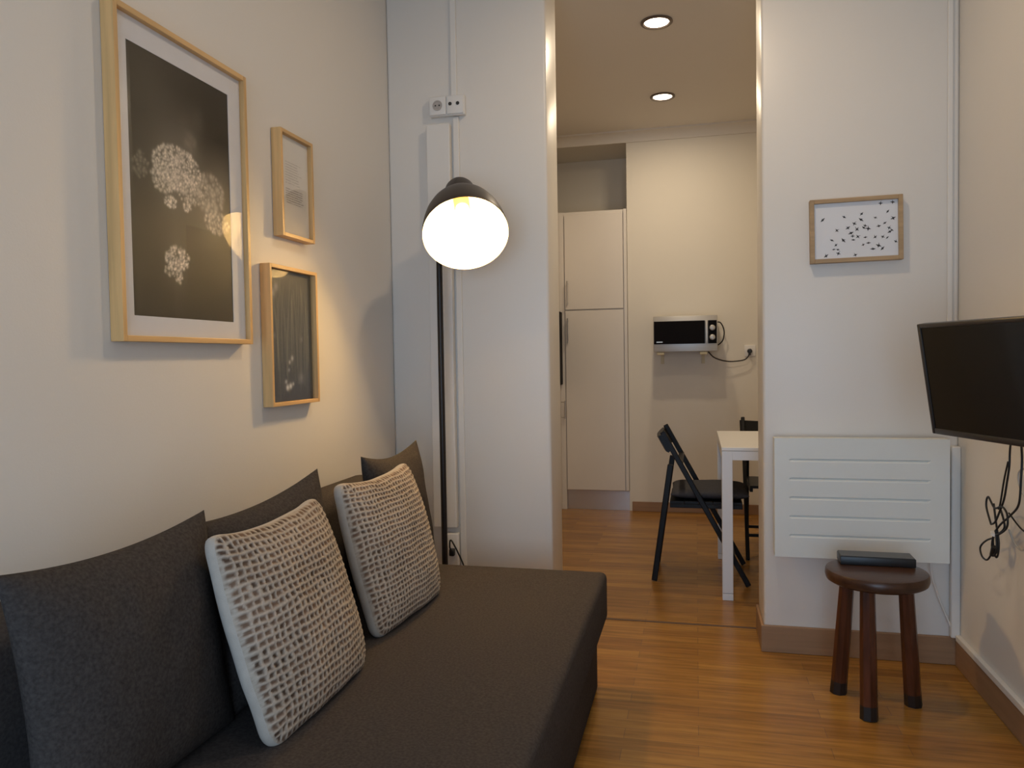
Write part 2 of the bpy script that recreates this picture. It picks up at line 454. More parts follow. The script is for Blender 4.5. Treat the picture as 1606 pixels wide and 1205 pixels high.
# ------------------------------------------------------------------ bird print on the middle wall (faces -Y)
t = thing('picture_frame', 'oak framed print of many small black birds on white, above the radiator', 'picture', (.6025, YP0, 1.548))
R = Matrix.Rotation(math.radians(-.5), 4, 'Y')
bx0, bx1, bh, fw = -.1655, .1655, .245, .016
bm = bmesh.new()
box(bm, bx0, bx0 + fw, -.032, -.001, 0, bh, .0015, mat=1); box(bm, bx1 - fw, bx1, -.032, -.001, 0, bh, .0015, mat=1)
box(bm, bx0 + fw, bx1 - fw, -.032, -.001, 0, fw, .0015); box(bm, bx0 + fw, bx1 - fw, -.032, -.001, bh - fw, bh, .0015)
obj('frame', bm, [m_oakx, m_oakx], t)
obj('poster', B(bx0 + fw, bx1 - fw, -.020, -.002, fw, bh - fw), m_paperw, t)
bm = bmesh.new()
BP = [(330,460),(620,438),(520,605),(670,580),(755,530),(855,410),(845,485),(1035,470),(1105,290),(1265,285),(1200,400),(1270,490),(900,565),(940,605),(1080,580),(1215,610),(1225,660),(710,650),(730,690),(800,700),(900,715),(1030,718),(1130,720),(1190,735),(450,730),(605,738),(505,795),(475,850),(530,855),(535,905),(370,930),(765,935),(870,810),(1000,870),(1075,830),(1125,870),(1300,790),(790,605),(740,740),(1160,545),(940,790),(880,590),(1250,640)]
random.seed(2)
pw, ph = (bx1 - bx0 - 2 * fw), bh - 2 * fw
for (px, py) in BP:
    cx = bx0 + fw + (px - 212) / 1120 * pw; cz = bh - fw - (py - 250) / 720 * ph
    s = random.uniform(.0075, .0118); a = random.uniform(-.9, .9); f = random.choice((-1, 1)); fl = random.uniform(.4, 1.3)
    shape = [(-1, .05), (-.3, .22), (-.15, .25), (-.45, 1.0 * fl), (.18, .3), (.5, .18), (.95, .1), (.6, -.1), (.2, -.22), (.1, -.75 * fl), (-.3, -.2), (-.7, -.12)]
    vs = []
    for (x, z) in shape:
        x *= f; X = x * math.cos(a) - z * math.sin(a); Z = x * math.sin(a) + z * math.cos(a)
        X = min(max(cx + X * s, bx0 + fw + .001), bx1 - fw - .001); Z = min(max(cz + Z * s, fw + .001), bh - fw - .001)
        vs.append(bm.verts.new((X, -.0203, Z)))
    bm.faces.new(vs)
lab(obj('birds', bm, m_ink, t), 'small black flying birds')
obj('glass', B(bx0 + fw, bx1 - fw, -.0245, -.0235, fw, bh - fw), m_glass, t)
t.rotation_euler = (0, math.radians(-.6), 0)

# ------------------------------------------------------------------ sofa
SX0, SX1, SY0, SY1 = XL + .02, -.318, .30, 2.758
t = thing('sofa_bed', 'low charcoal fabric sofa bed along the left wall', 'sofa', (-.82, 1.5, 0))
def part(name, bm, m, t, smooth=None):
    """part built in world coordinates under a thing whose base is elsewhere"""
    bmesh.ops.translate(bm, verts=bm.verts[:], vec=-Vector(t.location))
    return obj(name, bm, m, t, smooth)
bm = bmesh.new()
box(bm, SX0, SX1, SY0, SY1, .245, .42, .022, 4)
bmesh.ops.subdivide_edges(bm, edges=[e for e in bm.edges if e.calc_length() > .3], cuts=14, use_grid_fill=True)
for v in bm.verts:
    if v.co.z > .40:
        d = min(v.co.x - SX0, SX1 - v.co.x, v.co.y - SY0, SY1 - v.co.y)
        v.co.z += .004 * noise.noise(v.co * 3.1) * min(1, d / .1)
part('mattress', bm, m_sofa, t, 50)
part('base', B(SX0 + .01, SX1 - .035, SY0 + .03, SY1 - .035, .0, .246, .012, 3), m_sofa, t, 50)
bm = bmesh.new(); box(bm, SX0, -1.125, SY0 + .02, SY1 - .03, .419, .765, .05, 5)
part('backrest', bm, m_sofa, t, 50)

# ------------------------------------------------------------------ cushions
def pillow_mesh(W, H, T, n=44, p=.13, pb=.05, seed=0, ex=2.6, amp=.006, half=None, boxy=0.):
    """pillow lying in local XZ (front = -Y), bottom edge at z=0"""
    bm = bmesh.new(); sides = {}
    for side in (-1, 1):
        if half and side != half: continue
        for j in range(n + 1):
            for i in range(n + 1):
                u = math.sin((2 * i / n - 1) * PI / 2 * .98) / math.sin(PI / 2 * .98); v = math.sin((2 * j / n - 1) * PI / 2 * .98) / math.sin(PI / 2 * .98)
                edge = i in (0, n) or j in (0, n)
                if edge and boxy == 0 and side == 1 and (not half): 
                    sides[side, i, j] = sides[-1, i, j]; continue
                pp = p if v > 0 else pb
                x = W / 2 * u * (1 - p * (1 - v * v)); z = H / 2 * v * (1 - pp * (1 - u * u))
                f = max(0, (1 - abs(u) ** ex) * (1 - abs(v) ** ex)) ** .5
                y = side * (boxy + (T / 2 - boxy) * f)
                q = V(x * 4 + seed * 11, side * 3, z * 4)
                w = amp * noise.noise(q) + amp * .5 * noise.noise(q * 2.7)
                y += w * f * 2
                sides[side, i, j] = bm.verts.new((x, y, z + H / 2))
        for j in range(n):
            for i in range(n):
                a, b, c, d = (sides[side, i, j], sides[side, i + 1, j], sides[side, i + 1, j + 1], sides[side, i, j + 1])
                bm.faces.new((a, b, c, d) if side == -1 else (d, c, b, a))
    return bm, sides

def place(o, base, lean, yaw=0., roll=0.):
    """stand a cushion at base facing +X, leaning back towards the wall"""
    M = Matrix.Translation(base) @ Matrix.Rotation(PI / 2 + yaw, 4, 'Z') @ Matrix.Rotation(-lean, 4, 'X') @ Matrix.Rotation(roll, 4, 'Y')
    o.matrix_world = M
    o.location = M.to_translation(); o.rotation_euler = M.to_euler()

GC = 'charcoal back cushions along the sofa'
for k, (y, lab_, yw, rl, wd, hh, z0) in enumerate((
        (1.198, 'nearest charcoal cushion, at the left edge of the photo, before a cream knitted cushion', 0, 0, .515, .463, 0),
        (1.710, 'middle charcoal cushion, mostly hidden behind the nearer knitted cushion', -4, -5, .535, .446, .016),
        (2.513, 'farthest charcoal cushion, beside the floor lamp, its corners showing above a knitted cushion', 0, 0, .50, .475, 0))):
    bm, _ = pillow_mesh(wd, hh, .132, seed=k + 1, p=(.10, .11, .14)[k], pb=.03)
    o = obj('sofa_cushion', bm, m_cush, None, 180)
    tag(o, lab_, 'cushion', GC)
    place(o, V(-.985, y, .4205 + z0), math.radians(7.5), math.radians(yw), math.radians(rl))

# knitted cushions : panel with raised cords and brown gaps, cream fabric back
def knit_cushion(label, W, H, seed, rows, cols):
    t = thing('knitted_cushion', label, 'cushion', (0, 0, 0), 'cream knitted cushions on the sofa')
    T, bx = .135, .012
    rnd = random.Random(seed)
    def outline(u, v):
        """flat outline of the cushion: slightly bulging sides, dipping top edge, rounded corners"""
        m = max(abs(u), abs(v)); q = 0
        if m > 1e-6:
            a = min(abs(u), abs(v)) / m
            q = max(0, (a - .80) / .20) ** 2 * .048 * m ** 3
        k = 1 - q
        x = W / 2 * u * (1 - .045 * v * v) * k
        z = H / 2 * v * k - (.018 * (1 - u * u) * max(0, v) ** 2) + .006 * u * u * max(0, v)
        wob = .0035 * noise.noise(V(u * 2.3, v * 2.3, seed * 5.))
        return x + wob, z + wob
    def depth(u, v): return bx + (T / 2 - bx) * max(0, (1 - abs(u) ** 2.4) * (1 - abs(v) ** 2.4)) ** .55 + .005 * noise.noise(V(u * 1.8, v * 1.8, seed + 9.)) * (1 - max(abs(u), abs(v)) ** 4)
    nu, nv = cols * 7, rows * 6
    me = bpy.data.meshes.new('knit_front'); vs = []; cols_ = []
    jit = [[rnd.random() for _ in range(cols + 2)] for _ in range(rows + 2)]
    for j in range(nv + 1):
        for i in range(nu + 1):
            u = 2 * i / nu - 1; v = 2 * j / nv - 1
            x, z = outline(u, v); y = -depth(u, v)
            r = j / nv * rows + .22 * noise.noise(V(u * 4, v * 4, seed)) + .17 * noise.noise(V(u * 17, v * 17, seed + 2))
            c = i / nu * cols + .30 * noise.noise(V(u * 5, v * 5, seed + 3)) + .24 * noise.noise(V(u * 19, v * 19, seed + 4))
            rr = abs((r % 1) - .5) * 2       # 1 on a cord, 0 in a gap
            cc = abs((c % 1) - .5) * 2
            ir, ic = int(r) % rows, int(c) % cols
            J = jit[ir][ic]
            cord = max(0, min(1, (rr - .40) / .42)) * (.85 + .15 * J); vert = max(0, min(1, (cc - .34 - .22 * J) / .38)) * .92
            k = max(cord, vert)
            hgt = .0034 * max(cord ** .7, .75 * vert) + .0019 * noise.noise(V(x * 300, z * 300, seed))
            edge = min(1, (1 - max(abs(u), abs(v))) / .03)
            vs.append((x, y - hgt * edge, z + H / 2))
            n1 = noise.noise(V(x * 240, z * 240, seed)); n2 = noise.noise(V(x * 9, z * 9, seed + 5))
            lum = .94 + .22 * n1 + .10 * n2
            cream = (.55 * lum, .470 * lum, .385 * lum)
            dk = .65 + .75 * J + .4 * n2
            brown = (.140 * dk, .090 * dk, .062 * dk)
            k2 = max(0, min(1, k * (1 - .10 * J)))
            cols_.append(tuple(brown[q] + (cream[q] - brown[q]) * k2 for q in range(3)))
    fs = [(j * (nu + 1) + i, j * (nu + 1) + i + 1, (j + 1) * (nu + 1) + i + 1, (j + 1) * (nu + 1) + i) for j in range(nv) for i in range(nu)]
    me.from_pydata(vs, [], fs)
    ca = me.color_attributes.new('paint', 'FLOAT_COLOR', 'POINT')
    for q, c in zip(ca.data, cols_): q.color = (*c, 1)
    for q in me.polygons: q.use_smooth = True
    link('knit_front', me, m_knit, t)
    # back cover with its boxed edge
    bm = bmesh.new(); n = 44; S = {}
    for j in range(n + 1):
        for i in range(n + 1):
            u = 2 * i / n - 1; v = 2 * j / n - 1; x, z = outline(u, v)
            S[i, j] = bm.verts.new((x, bx + (depth(u, v) - bx) * .6, z + H / 2))
    for j in range(n):
        for i in range(n): bm.faces.new((S[i, j], S[i, j + 1], S[i + 1, j + 1], S[i + 1, j]))
    rim = [(i, 0) for i in range(n)] + [(n, j) for j in range(n)] + [(i, n) for i in range(n, 0, -1)] + [(0, j) for j in range(n, 0, -1)]
    prev = [S[q] for q in rim]; org = [v.co.copy() for v in prev]
    for q in (.6, .2, -.2, -.6, -1.0):
        bul = 1 + .014 * (1 - q * q)
        cur = [bm.verts.new((co.x * bul, q * bx, (co.z - H / 2) * bul + H / 2)) for co in org]
        for k in range(len(rim)):
            k2 = (k + 1) % len(rim); bm.faces.new((prev[k], prev[k2], cur[k2], cur[k]))
        prev = cur
    lab(obj('back_cover', bm, m_cream, t, 180), 'plain cream fabric side and back')
    return t
k1 = knit_cushion('nearer cream and brown knitted cushion, leaning between nearest and middle charcoal cushions', .465, .445, 1, 27, 24)
place(k1, V(-.840, 1.578, .4165), math.radians(17), 0, 0)
k2 = knit_cushion('farther cream and brown knitted cushion, leaning below the lowest wall picture near the lamp', .465, .445, 2, 28, 27)
place(k2, V(-.860, 2.184, .4185), math.radians(15), math.radians(-4), math.radians(0))

# ------------------------------------------------------------------ floor lamp
PX, PY = -1.032, 3.035
t = thing('floor_lamp', 'dark bronze floor lamp with lit bell shade between the sofa end and wall', 'lamp', (PX, PY, 0))
bm = bmesh.new(); lathe(bm, [(0, 0), (0, .14), (.006, .143), (.02, .14), (.026, .12), (.03, .02), (.03, 0)], (PX, PY, 0), (0, 0, 1), 48)
part('lamp_base', bm, m_pole, t, 40)
bm = bmesh.new(); tube(bm, [(PX, PY, .025), (PX, PY, 1.0), (PX, PY, 1.812)], .0125, 16); part('pole', bm, m_pole, t, 40)
fw_ = V(-.286, .948, .150).normalized(); rg = fw_.cross(V(0, 0, 1)).normalized(); dn = fw_.cross(rg)
AX = (rg * .018 + dn * .155 - fw_ * .222).normalized()         # from neck towards the opening
OC = V(-.847, 2.809, 1.672)                                    # centre of the opening
SK = 1.033
def inv(pr): return [(-s * SK, r * SK) for s, r in pr]
outer = [(0, .1585), (.004, .160), (.025, .159), (.06, .154), (.10, .145), (.14, .130), (.175, .111), (.205, .090), (.228, .073), (.240, .064), (.265, .061), (.305, .058), (.322, .050), (.331, .035), (.334, 0)]
inner = [(0, .1585), (.025, .156), (.06, .151), (.10, .142), (.14, .127), (.175, .108), (.205, .087), (.226, .070), (.234, .055), (.236, 0)]
bm = bmesh.new(); lathe(bm, inv(outer), OC, AX, 64); sh = part('lamp_shade', bm, m_bronze, t, 60)
bm = bmesh.new(); lathe(bm, inv(inner), OC, AX, 64); bmesh.ops.translate(bm, verts=bm.verts[:], vec=-Vector(t.location))
lab(obj('shade_lining', bm, m_shadein, sh, 60), 'white inside of the shade')
bm = bmesh.new(); lathe(bm, inv([(.2355, .030), (.180, .030), (.172, .026), (.170, 0)]), OC, AX, 32)
bmesh.ops.translate(bm, verts=bm.verts[:], vec=-Vector(t.location)); lab(obj('bulb_socket', bm, m_brass, sh, 40), 'brass coloured bulb holder')
bm = bmesh.new()
lathe(bm, inv([(.176, .013), (.160, .014), (.145, .019), (.130, .029), (.115, .036), (.098, .039), (.080, .036), (.066, .026), (.060, .013), (.0585, 0)]), OC, AX, 32)
bmesh.ops.translate(bm, verts=bm.verts[:], vec=-Vector(t.location)); lab(obj('bulb', bm, m_bulb, sh, 60), 'lit bulb')
NK = OC - AX * .295
kp = NK + (V(PX, PY, 1.875) - NK).normalized() * .075
bm = bmesh.new(); tube(bm, [(PX, PY, 1.805), (PX + .002, PY - .002, 1.818), kp - V(.004, 0, .006), NK + (kp - NK).normalized() * .05], .010, 12); part('arm', bm, m_pole, t, 40)
bm = bmesh.new(); lathe(bm, [(-.016, 0), (-.016, .013), (-.012, .015), (.012, .015), (.016, .013), (.016, 0)], kp, AX.cross(V(0, 0, 1)), 20); part('knob', bm, m_pole, t, 40)
# lamp cable and low socket
bm = bmesh.new(); tube(bm, smooth_path([(PX + .09, PY + .03, .028), (-.95, 3.08, .10), (-.965, 3.13, .26), (-1.03, 3.13, .41), (-1.045, 3.14, .385), (-1.040, 3.150, .36)]), .0035, 8)
part('cord', bm, m_cable, t, 60)
t = thing('wall_socket', 'white low wall socket with black plug behind the sofa end', 'socket', (-1.030, YP0, .35))
obj('plate', B(-.05, .014, -.035, 0, -.06, .085, .006, 3), m_whiteplastic, t, 40)
obj('plug', B(-.022, .002, -.06, -.034, -.01, .022, .006, 3), m_black, t, 40)

# double socket high on the wall
t = thing('double_wall_socket', 'white double wall socket high on the wall above the floor lamp', 'socket', (-1.033, YP0, 2.247))
obj('mounting_box', B(-.079, .079, -.028, 0, 0, .085, .004, 3), m_whiteplastic, t, 40)
pl = obj('power_plate', B(-.076, -.002, -.036, -.0275, .004, .081, .003, 2), m_whiteplastic, t, 40)
bm = bmesh.new(); lathe(bm, [(0, .021), (.002, .022), (.002, .017), (-.0, .016)], (-.039, -.0362, .043), (0, -1, 0), 28); lathe(bm, [(.0005, .016), (.0005, 0)], (-.039, -.0362, .043), (0, -1, 0), 28)
obj('round_outlet', bm, mat('grey_outlet_well', (.42, .38, .35), .5, var=.02), pl, 40)
bm = bmesh.new()
for dx in (-.0085, .0085): lathe(bm, [(.002, .0035), (.002, 0)], (-.039 + dx, -.0364, .043), (0, -1, 0), 12)
obj('outlet_holes', bm, m_hole, pl)
pl = obj('aerial_plate', B(.002, .076, -.036, -.0275, .004, .081, .003, 2), m_whiteplastic, t, 40)
bm = bmesh.new()
for dx in (-.018, .016): lathe(bm, [(.000, .0075), (.002, .0075), (.002, 0)], (.036 + dx, -.0362, .046), (0, -1, 0), 16)
obj('aerial_jacks', bm, m_hole, pl)

# ------------------------------------------------------------------ radiator
t = thing('wall_radiator', 'white flat panel radiator with five horizontal grooves, low on the wall', 'radiator', (.604, YP0, .408))
rx, rh, rd = .309, .464, .062
gz = [rh - .085 - i * .0735 for i in range(5)]
bm = bmesh.new()
xs = [-rx, -.255, -.245, .235, .245, rx]
zs = [0]
for g in sorted(gz): zs += [g - .008, g - .004, g + .003, g + .0055]
zs.append(rh)
yf = -.085
G = {}
for i, x in enumerate(xs):
    for j, z in enumerate(zs):
        d = 0
        if 2 <= i <= 3 and 0 < j < len(zs) - 1:
            k = (j - 1) % 4
            d = (0, .001, .0065, 0)[k]
        G[i, j] = bm.verts.new((x, yf + d, z))
for i in range(len(xs) - 1):
    for j in range(len(zs) - 1): bm.faces.new((G[i, j], G[i + 1, j], G[i + 1, j + 1], G[i, j + 1]))
be = [e for e in bm.edges if len(e.link_faces) == 1]
for e in be:
    a, b_ = e.verts
    bm.faces.new((a, b_, bm.verts.new(b_.co + V(0, .03, 0)), bm.verts.new(a.co + V(0, .03, 0))))
bmesh.ops.remove_doubles(bm, verts=bm.verts[:], dist=.0002)
obj('front_panel', bm, m_rad, t)
obj('casing', B(-rx + .001, rx - .001, yf + .014, -.025, .001, rh - .001, .0), m_rad, t)
for x in (-.2, .2): obj('wall_bracket', B(x - .03, x + .03, -.026, 0, .1, .36, .002), m_whiteplastic, t)
bm = bmesh.new(); tube(bm, smooth_path([(.255, -.05, .005), (.258, -.045, -.05), (.285, -.03, -.14), (.325, -.02, -.24), (.347, -.018, -.298)]), .0035, 8)
lab(obj('power_cord', bm, m_trunk, t, 60), 'thin white cord')

# ------------------------------------------------------------------ stool
SC = V(.592, 2.795, 0); SZ = .462
t = thing('wooden_stool', 'dark wooden stool with round seat before the white radiator', 'stool', SC)
bm = bmesh.new(); lathe(bm, [(0, 0), (0, .150), (.006, .159), (.02, .163), (.034, .162), (.040, .158), (.043, .146), (.043, 0)], (0, 0, SZ - .043), (0, 0, 1), 56)
obj('seat', bm, m_stoolseat, t, 35)
for fx, fy in ((.481, 2.855), (.542, 2.662), (.709, 2.800)):
    f = V(fx, fy, 0) - SC
    top = V(f.x * .62, f.y * .62, SZ - .042)
    if fx < .5: top = V(-.082, .05, SZ - .042)
    elif fx < .6: top = V(-.045, -.085, SZ - .042)
    else: top = V(.085, -.03, SZ - .042)
    bm = bmesh.new(); q = f + (top - f) * .105
    tube(bm, [q, f + (top - f) * .5, top], [.0275, .0265, .024], 8)
    lg = obj('leg', bm, m_stoolleg, t, 30)
    bm = bmesh.new(); tube(bm, [f, q], [.0285, .0276], 8); obj('leg_tip', bm, m_stooltip, lg, 30)
t = thing('media_box', 'slim black electronic box lying on the round wooden stool', 'electronic device', (.605, 2.868, SZ))
bm = B(-.120, .120, -.042, .042, .001, .030, .003)
obj('casing', bm, m_black, t, 40)
obj('top_cover', B(-.117, .117, -.039, .040, .0295, .032, .001), m_boxtop, t)
t.rotation_euler = (0, 0, math.radians(-1.5))

# ------------------------------------------------------------------ television on the right wall
w, u, n = V(.31409, -.94939, 0), V(-.14632, -.05007, .98797), V(-.93805, -.31008, -.15464)
TL = V(.6566, 2.568, 1.2822); th_, tw = .34, .585
org = TL - u * th_ + w * (tw / 2)
t = thing('wall_television', 'black flat television tilted down on right wall bracket, right edge of photo', 'television', org)
M = Matrix(((w.x, u.x, n.x, 0), (w.y, u.y, n.y, 0), (w.z, u.z, n.z, 0), (0, 0, 0, 1)))
bm = bmesh.new()
bz = .013
box(bm, -tw / 2, -tw / 2 + bz, 0, th_, -.03, 0, .003, M=M); box(bm, tw / 2 - bz, tw / 2, 0, th_, -.03, 0, .003, M=M)
box(bm, -tw / 2 + bz, tw / 2 - bz, 0, bz + .005, -.03, 0, .003, M=M); box(bm, -tw / 2 + bz, tw / 2 - bz, th_ - bz, th_, -.03, 0, .003, M=M)
obj('bezel', bm, m_tvframe, t, 40)
obj('screen', B(-tw / 2 + bz, tw / 2 - bz, bz + .005, th_ - bz, -.012, -.004, 0, M=M), m_screen, t)
bm = bmesh.new(); box(bm, -tw / 2 + .012, tw / 2 - .012, .012, th_ - .012, -.03, -.012, .0, M=M); box(bm, -.15, .15, .05, .26, -.046, -.029, .01, M=M)
obj('back_shell', bm, m_tvframe, t, 40)
bm = bmesh.new()
c0 = M @ V(.0, .16, -.046)
bar(bm, c0, V(XR - org.x - .02, c0.y - .03, c0.z), .05, .03, V(0, 0, 1), .003)
box(bm, XR - org.x - .022, XR - org.x - .0005, c0.y - .09, c0.y + .03, c0.z - .10, c0.z + .10, .003)
obj('wall_bracket', bm, m_black, t, 40)

# cables hanging below the television
t = thing('cable_bundle', 'knotted bundle of black cables hanging below the television', 'cable', (.93, 2.6, .9))
def cab(pts, r=.0032, m=None, p=None, nm='cable'):
    bm = bmesh.new(); tube(bm, smooth_path([V(*q) - t.location for q in pts], 8), r, 7)
    return obj(nm, bm, m or m_cable, t, 60)
cab([(.88, 2.44, 1.02), (.915, 2.57, .91), (.918, 2.585, .85), (.92, 2.61, .79), (.92, 2.63, .74), (.92, 2.66, .70), (.92, 2.70, .655), (.92, 2.735, .64)])
cab([(.88, 2.42, 1.02), (.92, 2.50, .90), (.92, 2.505, .82), (.92, 2.52, .745), (.92, 2.58, .70), (.92, 2.65, .66), (.92, 2.70, .625)])
cab([(.92, 2.60, .86), (.922, 2.635, .80), (.922, 2.665, .72), (.922, 2.68, .70)], .0028)
cab([(.92, 2.735, .64), (.918, 2.77, .69), (.918, 2.755, .725), (.918, 2.70, .70), (.918, 2.64, .715), (.918, 2.60, .70), (.918, 2.60, .66), (.918, 2.66, .625), (.918, 2.705, .61), (.918, 2.72, .57), (.918, 2.70, .55), (.918, 2.68, .575), (.918, 2.69, .63)])
cab([(.922, 2.66, .70), (.922, 2.63, .655), (.922, 2.68, .62), (.922, 2.72, .60), (.922, 2.715, .555), (.922, 2.69, .545), (.922, 2.675, .59), (.922, 2.70, .655), (.922, 2.72, .71)])
cab([(.92, 2.715, .60), (.92, 2.77, .58), (.92, 2.815, .555), (.92, 2.83, .535), (.92, 2.81, .515), (.92, 2.77, .515), (.92, 2.735, .54), (.92, 2.72, .565)], .003)
cab([(.93, 2.62, .70), (.94, 2.55, .665), (.945, 2.46, .66)], .0025)
bm = bmesh.new(); tube(bm, [V(.918, 2.715, .545) - t.location, V(.918, 2.700, .575) - t.location], .009, 10); obj('connector', bm, m_black, t, 60)
bm = bmesh.new(); tube(bm, [V(.919, 2.70, .612) - t.location, V(.919, 2.698, .622) - t.location], .013, 12); lab(obj('cable_tie', bm, m_whiteplastic, t, 60), 'pale cable tie')
t = thing('thin_cable', 'thin grey cord hanging behind the black cable bundle', 'cable', (.94, 2.55, .8))
m_greycord = mat('grey_white_cord', (.45, .43, .40), .5, var=.05)
cab([(.90, 2.42, .96), (.945, 2.50, .87), (.95, 2.60, .83), (.95, 2.59, .78), (.95, 2.52, .74), (.945, 2.50, .64), (.945, 2.56, .60), (.945, 2.62, .61), (.945, 2.66, .64)], .003, m_greycord)

# ------------------------------------------------------------------ dining table
t = thing('dining_table', 'white square leg dining table seen past the right wall edge', 'table', (.495, 4.23, 0))
tx0, tx1, ty0, ty1, tz = .118, .872, 3.83, 4.66, .75
part('tabletop', B(tx0, tx1, ty0, ty1, tz - .018, tz, .003), m_lacq, t)
bm = bmesh.new()
box(bm, tx0 + .002, tx1 - .002, ty0 + .002, ty0 + .02, tz - .062, tz - .019); box(bm, tx0 + .002, tx1 - .002, ty1 - .02, ty1 - .002, tz - .062, tz - .019)
box(bm, tx0 + .002, tx0 + .02, ty0 + .02, ty1 - .02, tz - .062, tz - .019); box(bm, tx1 - .02, tx1 - .002, ty0 + .02, ty1 - .02, tz - .062, tz - .019)
part('apron', bm, m_tableleg, t)
for x in (tx0 + .001, tx1 - .052):
    for y in (ty0 + .001, ty1 - .052):
        lg = part('leg', B(x, x + .051, y, y + .051, .034, tz - .0185, .003), m_tableleg, t)
        bm = B(x, x + .051, y, y + .051, .0, .0325, .002); bmesh.ops.translate(bm, verts=bm.verts[:], vec=-Vector(t.location)); obj('leg_cap', bm, m_tableleg, lg)

# ------------------------------------------------------------------ folding chairs (built facing +X, seat centre at the origin)
def folding_chair(label, loc, rz):
    t = thing('folding_chair', label, 'chair', loc, 'black folding chairs at the white table')
    t.rotation_euler = (0, 0, rz)
    hw = .212
    for s in (-1, 1):
        y = s * hw
        bm = bmesh.new(); bar(bm, (-.225, y, .80), (.205, y, .006), .022, .027); obj('front_leg', bm, m_chair, t)
        bm = bmesh.new(); bar(bm, (-.185, y - s * .024, .625), (-.275, y - s * .024, .004), .022, .030); obj('rear_leg', bm, m_chair, t)
    d = V(.430, 0, -.794).normalized(); nrm = V(-.794, 0, -.43).normalized()
    # curved top slat across the posts
    bm = bmesh.new(); N = 10; rows = []
    for k in range(N + 1):
        a = -1 + 2 * k / N; y = a * (hw + .018); bow = .020 * (1 - a * a)
        c = V(-.2095, y, .765) + nrm * (.012 + bow)
        rows.append([c + nrm * o1 + d * o2 for o1, o2 in ((-.012, -.022), (.010, -.03), (.014, -.02), (.014, .062), (.008, .072), (-.012, .066))])
    vv = [[bm.verts.new(p) for p in r] for r in rows]
    for a, b in zip(vv, vv[1:]):
        for q in range(6): bm.faces.new((a[q], a[(q + 1) % 6], b[(q + 1) % 6], b[q]))
    bm.faces.new(vv[0][::-1]); bm.faces.new(vv[-1]); obj('backrest', bm, m_chair, t)
    bm = bmesh.new(); bar(bm, (-.135, -hw, .635), (-.135, hw, .635), .016, .03, V(0, 0, 1)); obj('back_rail', bm, m_chair, t)
    bm = bmesh.new()
    for x0 in (-.19, -.1165, -.043, .0305, .104):
        box(bm, x0, x0 + .073, -hw + .016, hw - .016, .418, .434, .002)
    box(bm, -.19, .178, -hw + .014, -hw + .032, .398, .4185, .002); box(bm, -.19, .178, hw - .032, hw - .014, .398, .4185, .002)
    obj('seat', bm, m_chair, t)
    bm = bmesh.new(); bar(bm, (.135, -hw, .135), (.135, hw, .135), .018, .018, V(0, 0, 1)); obj('stretcher', bm, m_chair, t)
    bm = bmesh.new(); bar(bm, (-.262, -hw + .03, .10), (-.262, hw - .03, .10), .018, .018, V(0, 0, 1)); obj('stretcher', bm, m_chair, t)
    return t
folding_chair('black folding chair seen side-on at the left end of white table', (.052, 4.285, 0), 0)
folding_chair('black folding chair behind the white table, mostly hidden by the right wall', (.498, 4.80, 0), -PI / 2)
bm, S = pillow_mesh(.40, .385, .062, n=26, p=.03, pb=.03, seed=9, ex=5, amp=.004)
bmesh.ops.rotate(bm, verts=bm.verts[:], cent=(0, 0, 0), matrix=Matrix.Rotation(PI / 2, 3, 'X'))
bmesh.ops.translate(bm, verts=bm.verts[:], vec=(0, .1925, .031))
o = obj('seat_pad', bm, m_pad, None, 180); o.location = (.065, 4.285, .435)
tag(o, 'dark grey pad lying on the seat of the side-on folding chair', 'seat pad')

# ------------------------------------------------------------------ kitchen cabinets
t = thing('tall_cabinet', 'tall cream two-door kitchen cabinet in the recess at the back', 'cabinet', (-.76, YK, 0))
cx0, cx1, cz1 = -1.005, RX - .003, 2.325
part('body', B(cx0, cx1, YK + .0, YREC - .01, .150, cz1, .002), m_cab, t)
for nm, z0, z1, hz in (('door', 1.568, 2.300, (1.60, 1.79)), ('door', .158, 1.558, (1.31, 1.50))):
    d = part(nm, B(-.988, -.536, YK - .020, YK - .001, z0, z1, .0025), m_cab, t)
    bm = bmesh.new(); hx = -.966
    tube(bm, [(hx, YK - .045, hz[0]), (hx, YK - .045, hz[1])], .006, 10)
    for z in (hz[0] + .02, hz[1] - .02): tube(bm, [(hx, YK - .045, z), (hx, YK - .018, z)], .005, 8)
    bmesh.ops.translate(bm, verts=bm.verts[:], vec=-Vector(t.location)); obj('handle', bm, m_handle, d, 40)
lab(part('plinth', B(cx0, cx1 + .003, YK + .012, YK + .03, .0, .149, .001), m_plinth, t), 'brushed metal plinth')
part('filler_strip', B(-1.06, -.994, YK - .012, YK - .001, .0, cz1, .002), m_cab, t)
part('side_stile', B(-.530, cx1, YK - .020, YK - .001, .158, cz1, .002), m_cab, t)
t = thing('oven_unit', 'edge of tall cream kitchen unit with black appliance front, beside the cabinet', 'cabinet', (-1.33, 5.60, 0))
part('body', B(KL + .01, -1.032, 5.25, 5.925, .0, 2.325, .002), m_cab, t)
lab(part('oven_front', B(-1.032, -1.012, 5.30, 5.92, .985, 1.55, .003), m_mwglass, t), 'black glass front')
bm = bmesh.new(); tube(bm, [(-.99, 5.88, .72), (-.99, 5.88, .86)], .007, 10); tube(bm, [(-.99, 5.88, .85), (-1.022, 5.88, .85)], .005, 8); tube(bm, [(-.99, 5.88, .73), (-1.022, 5.88, .73)], .005, 8)
part('handle', bm, m_handle, t, 40)

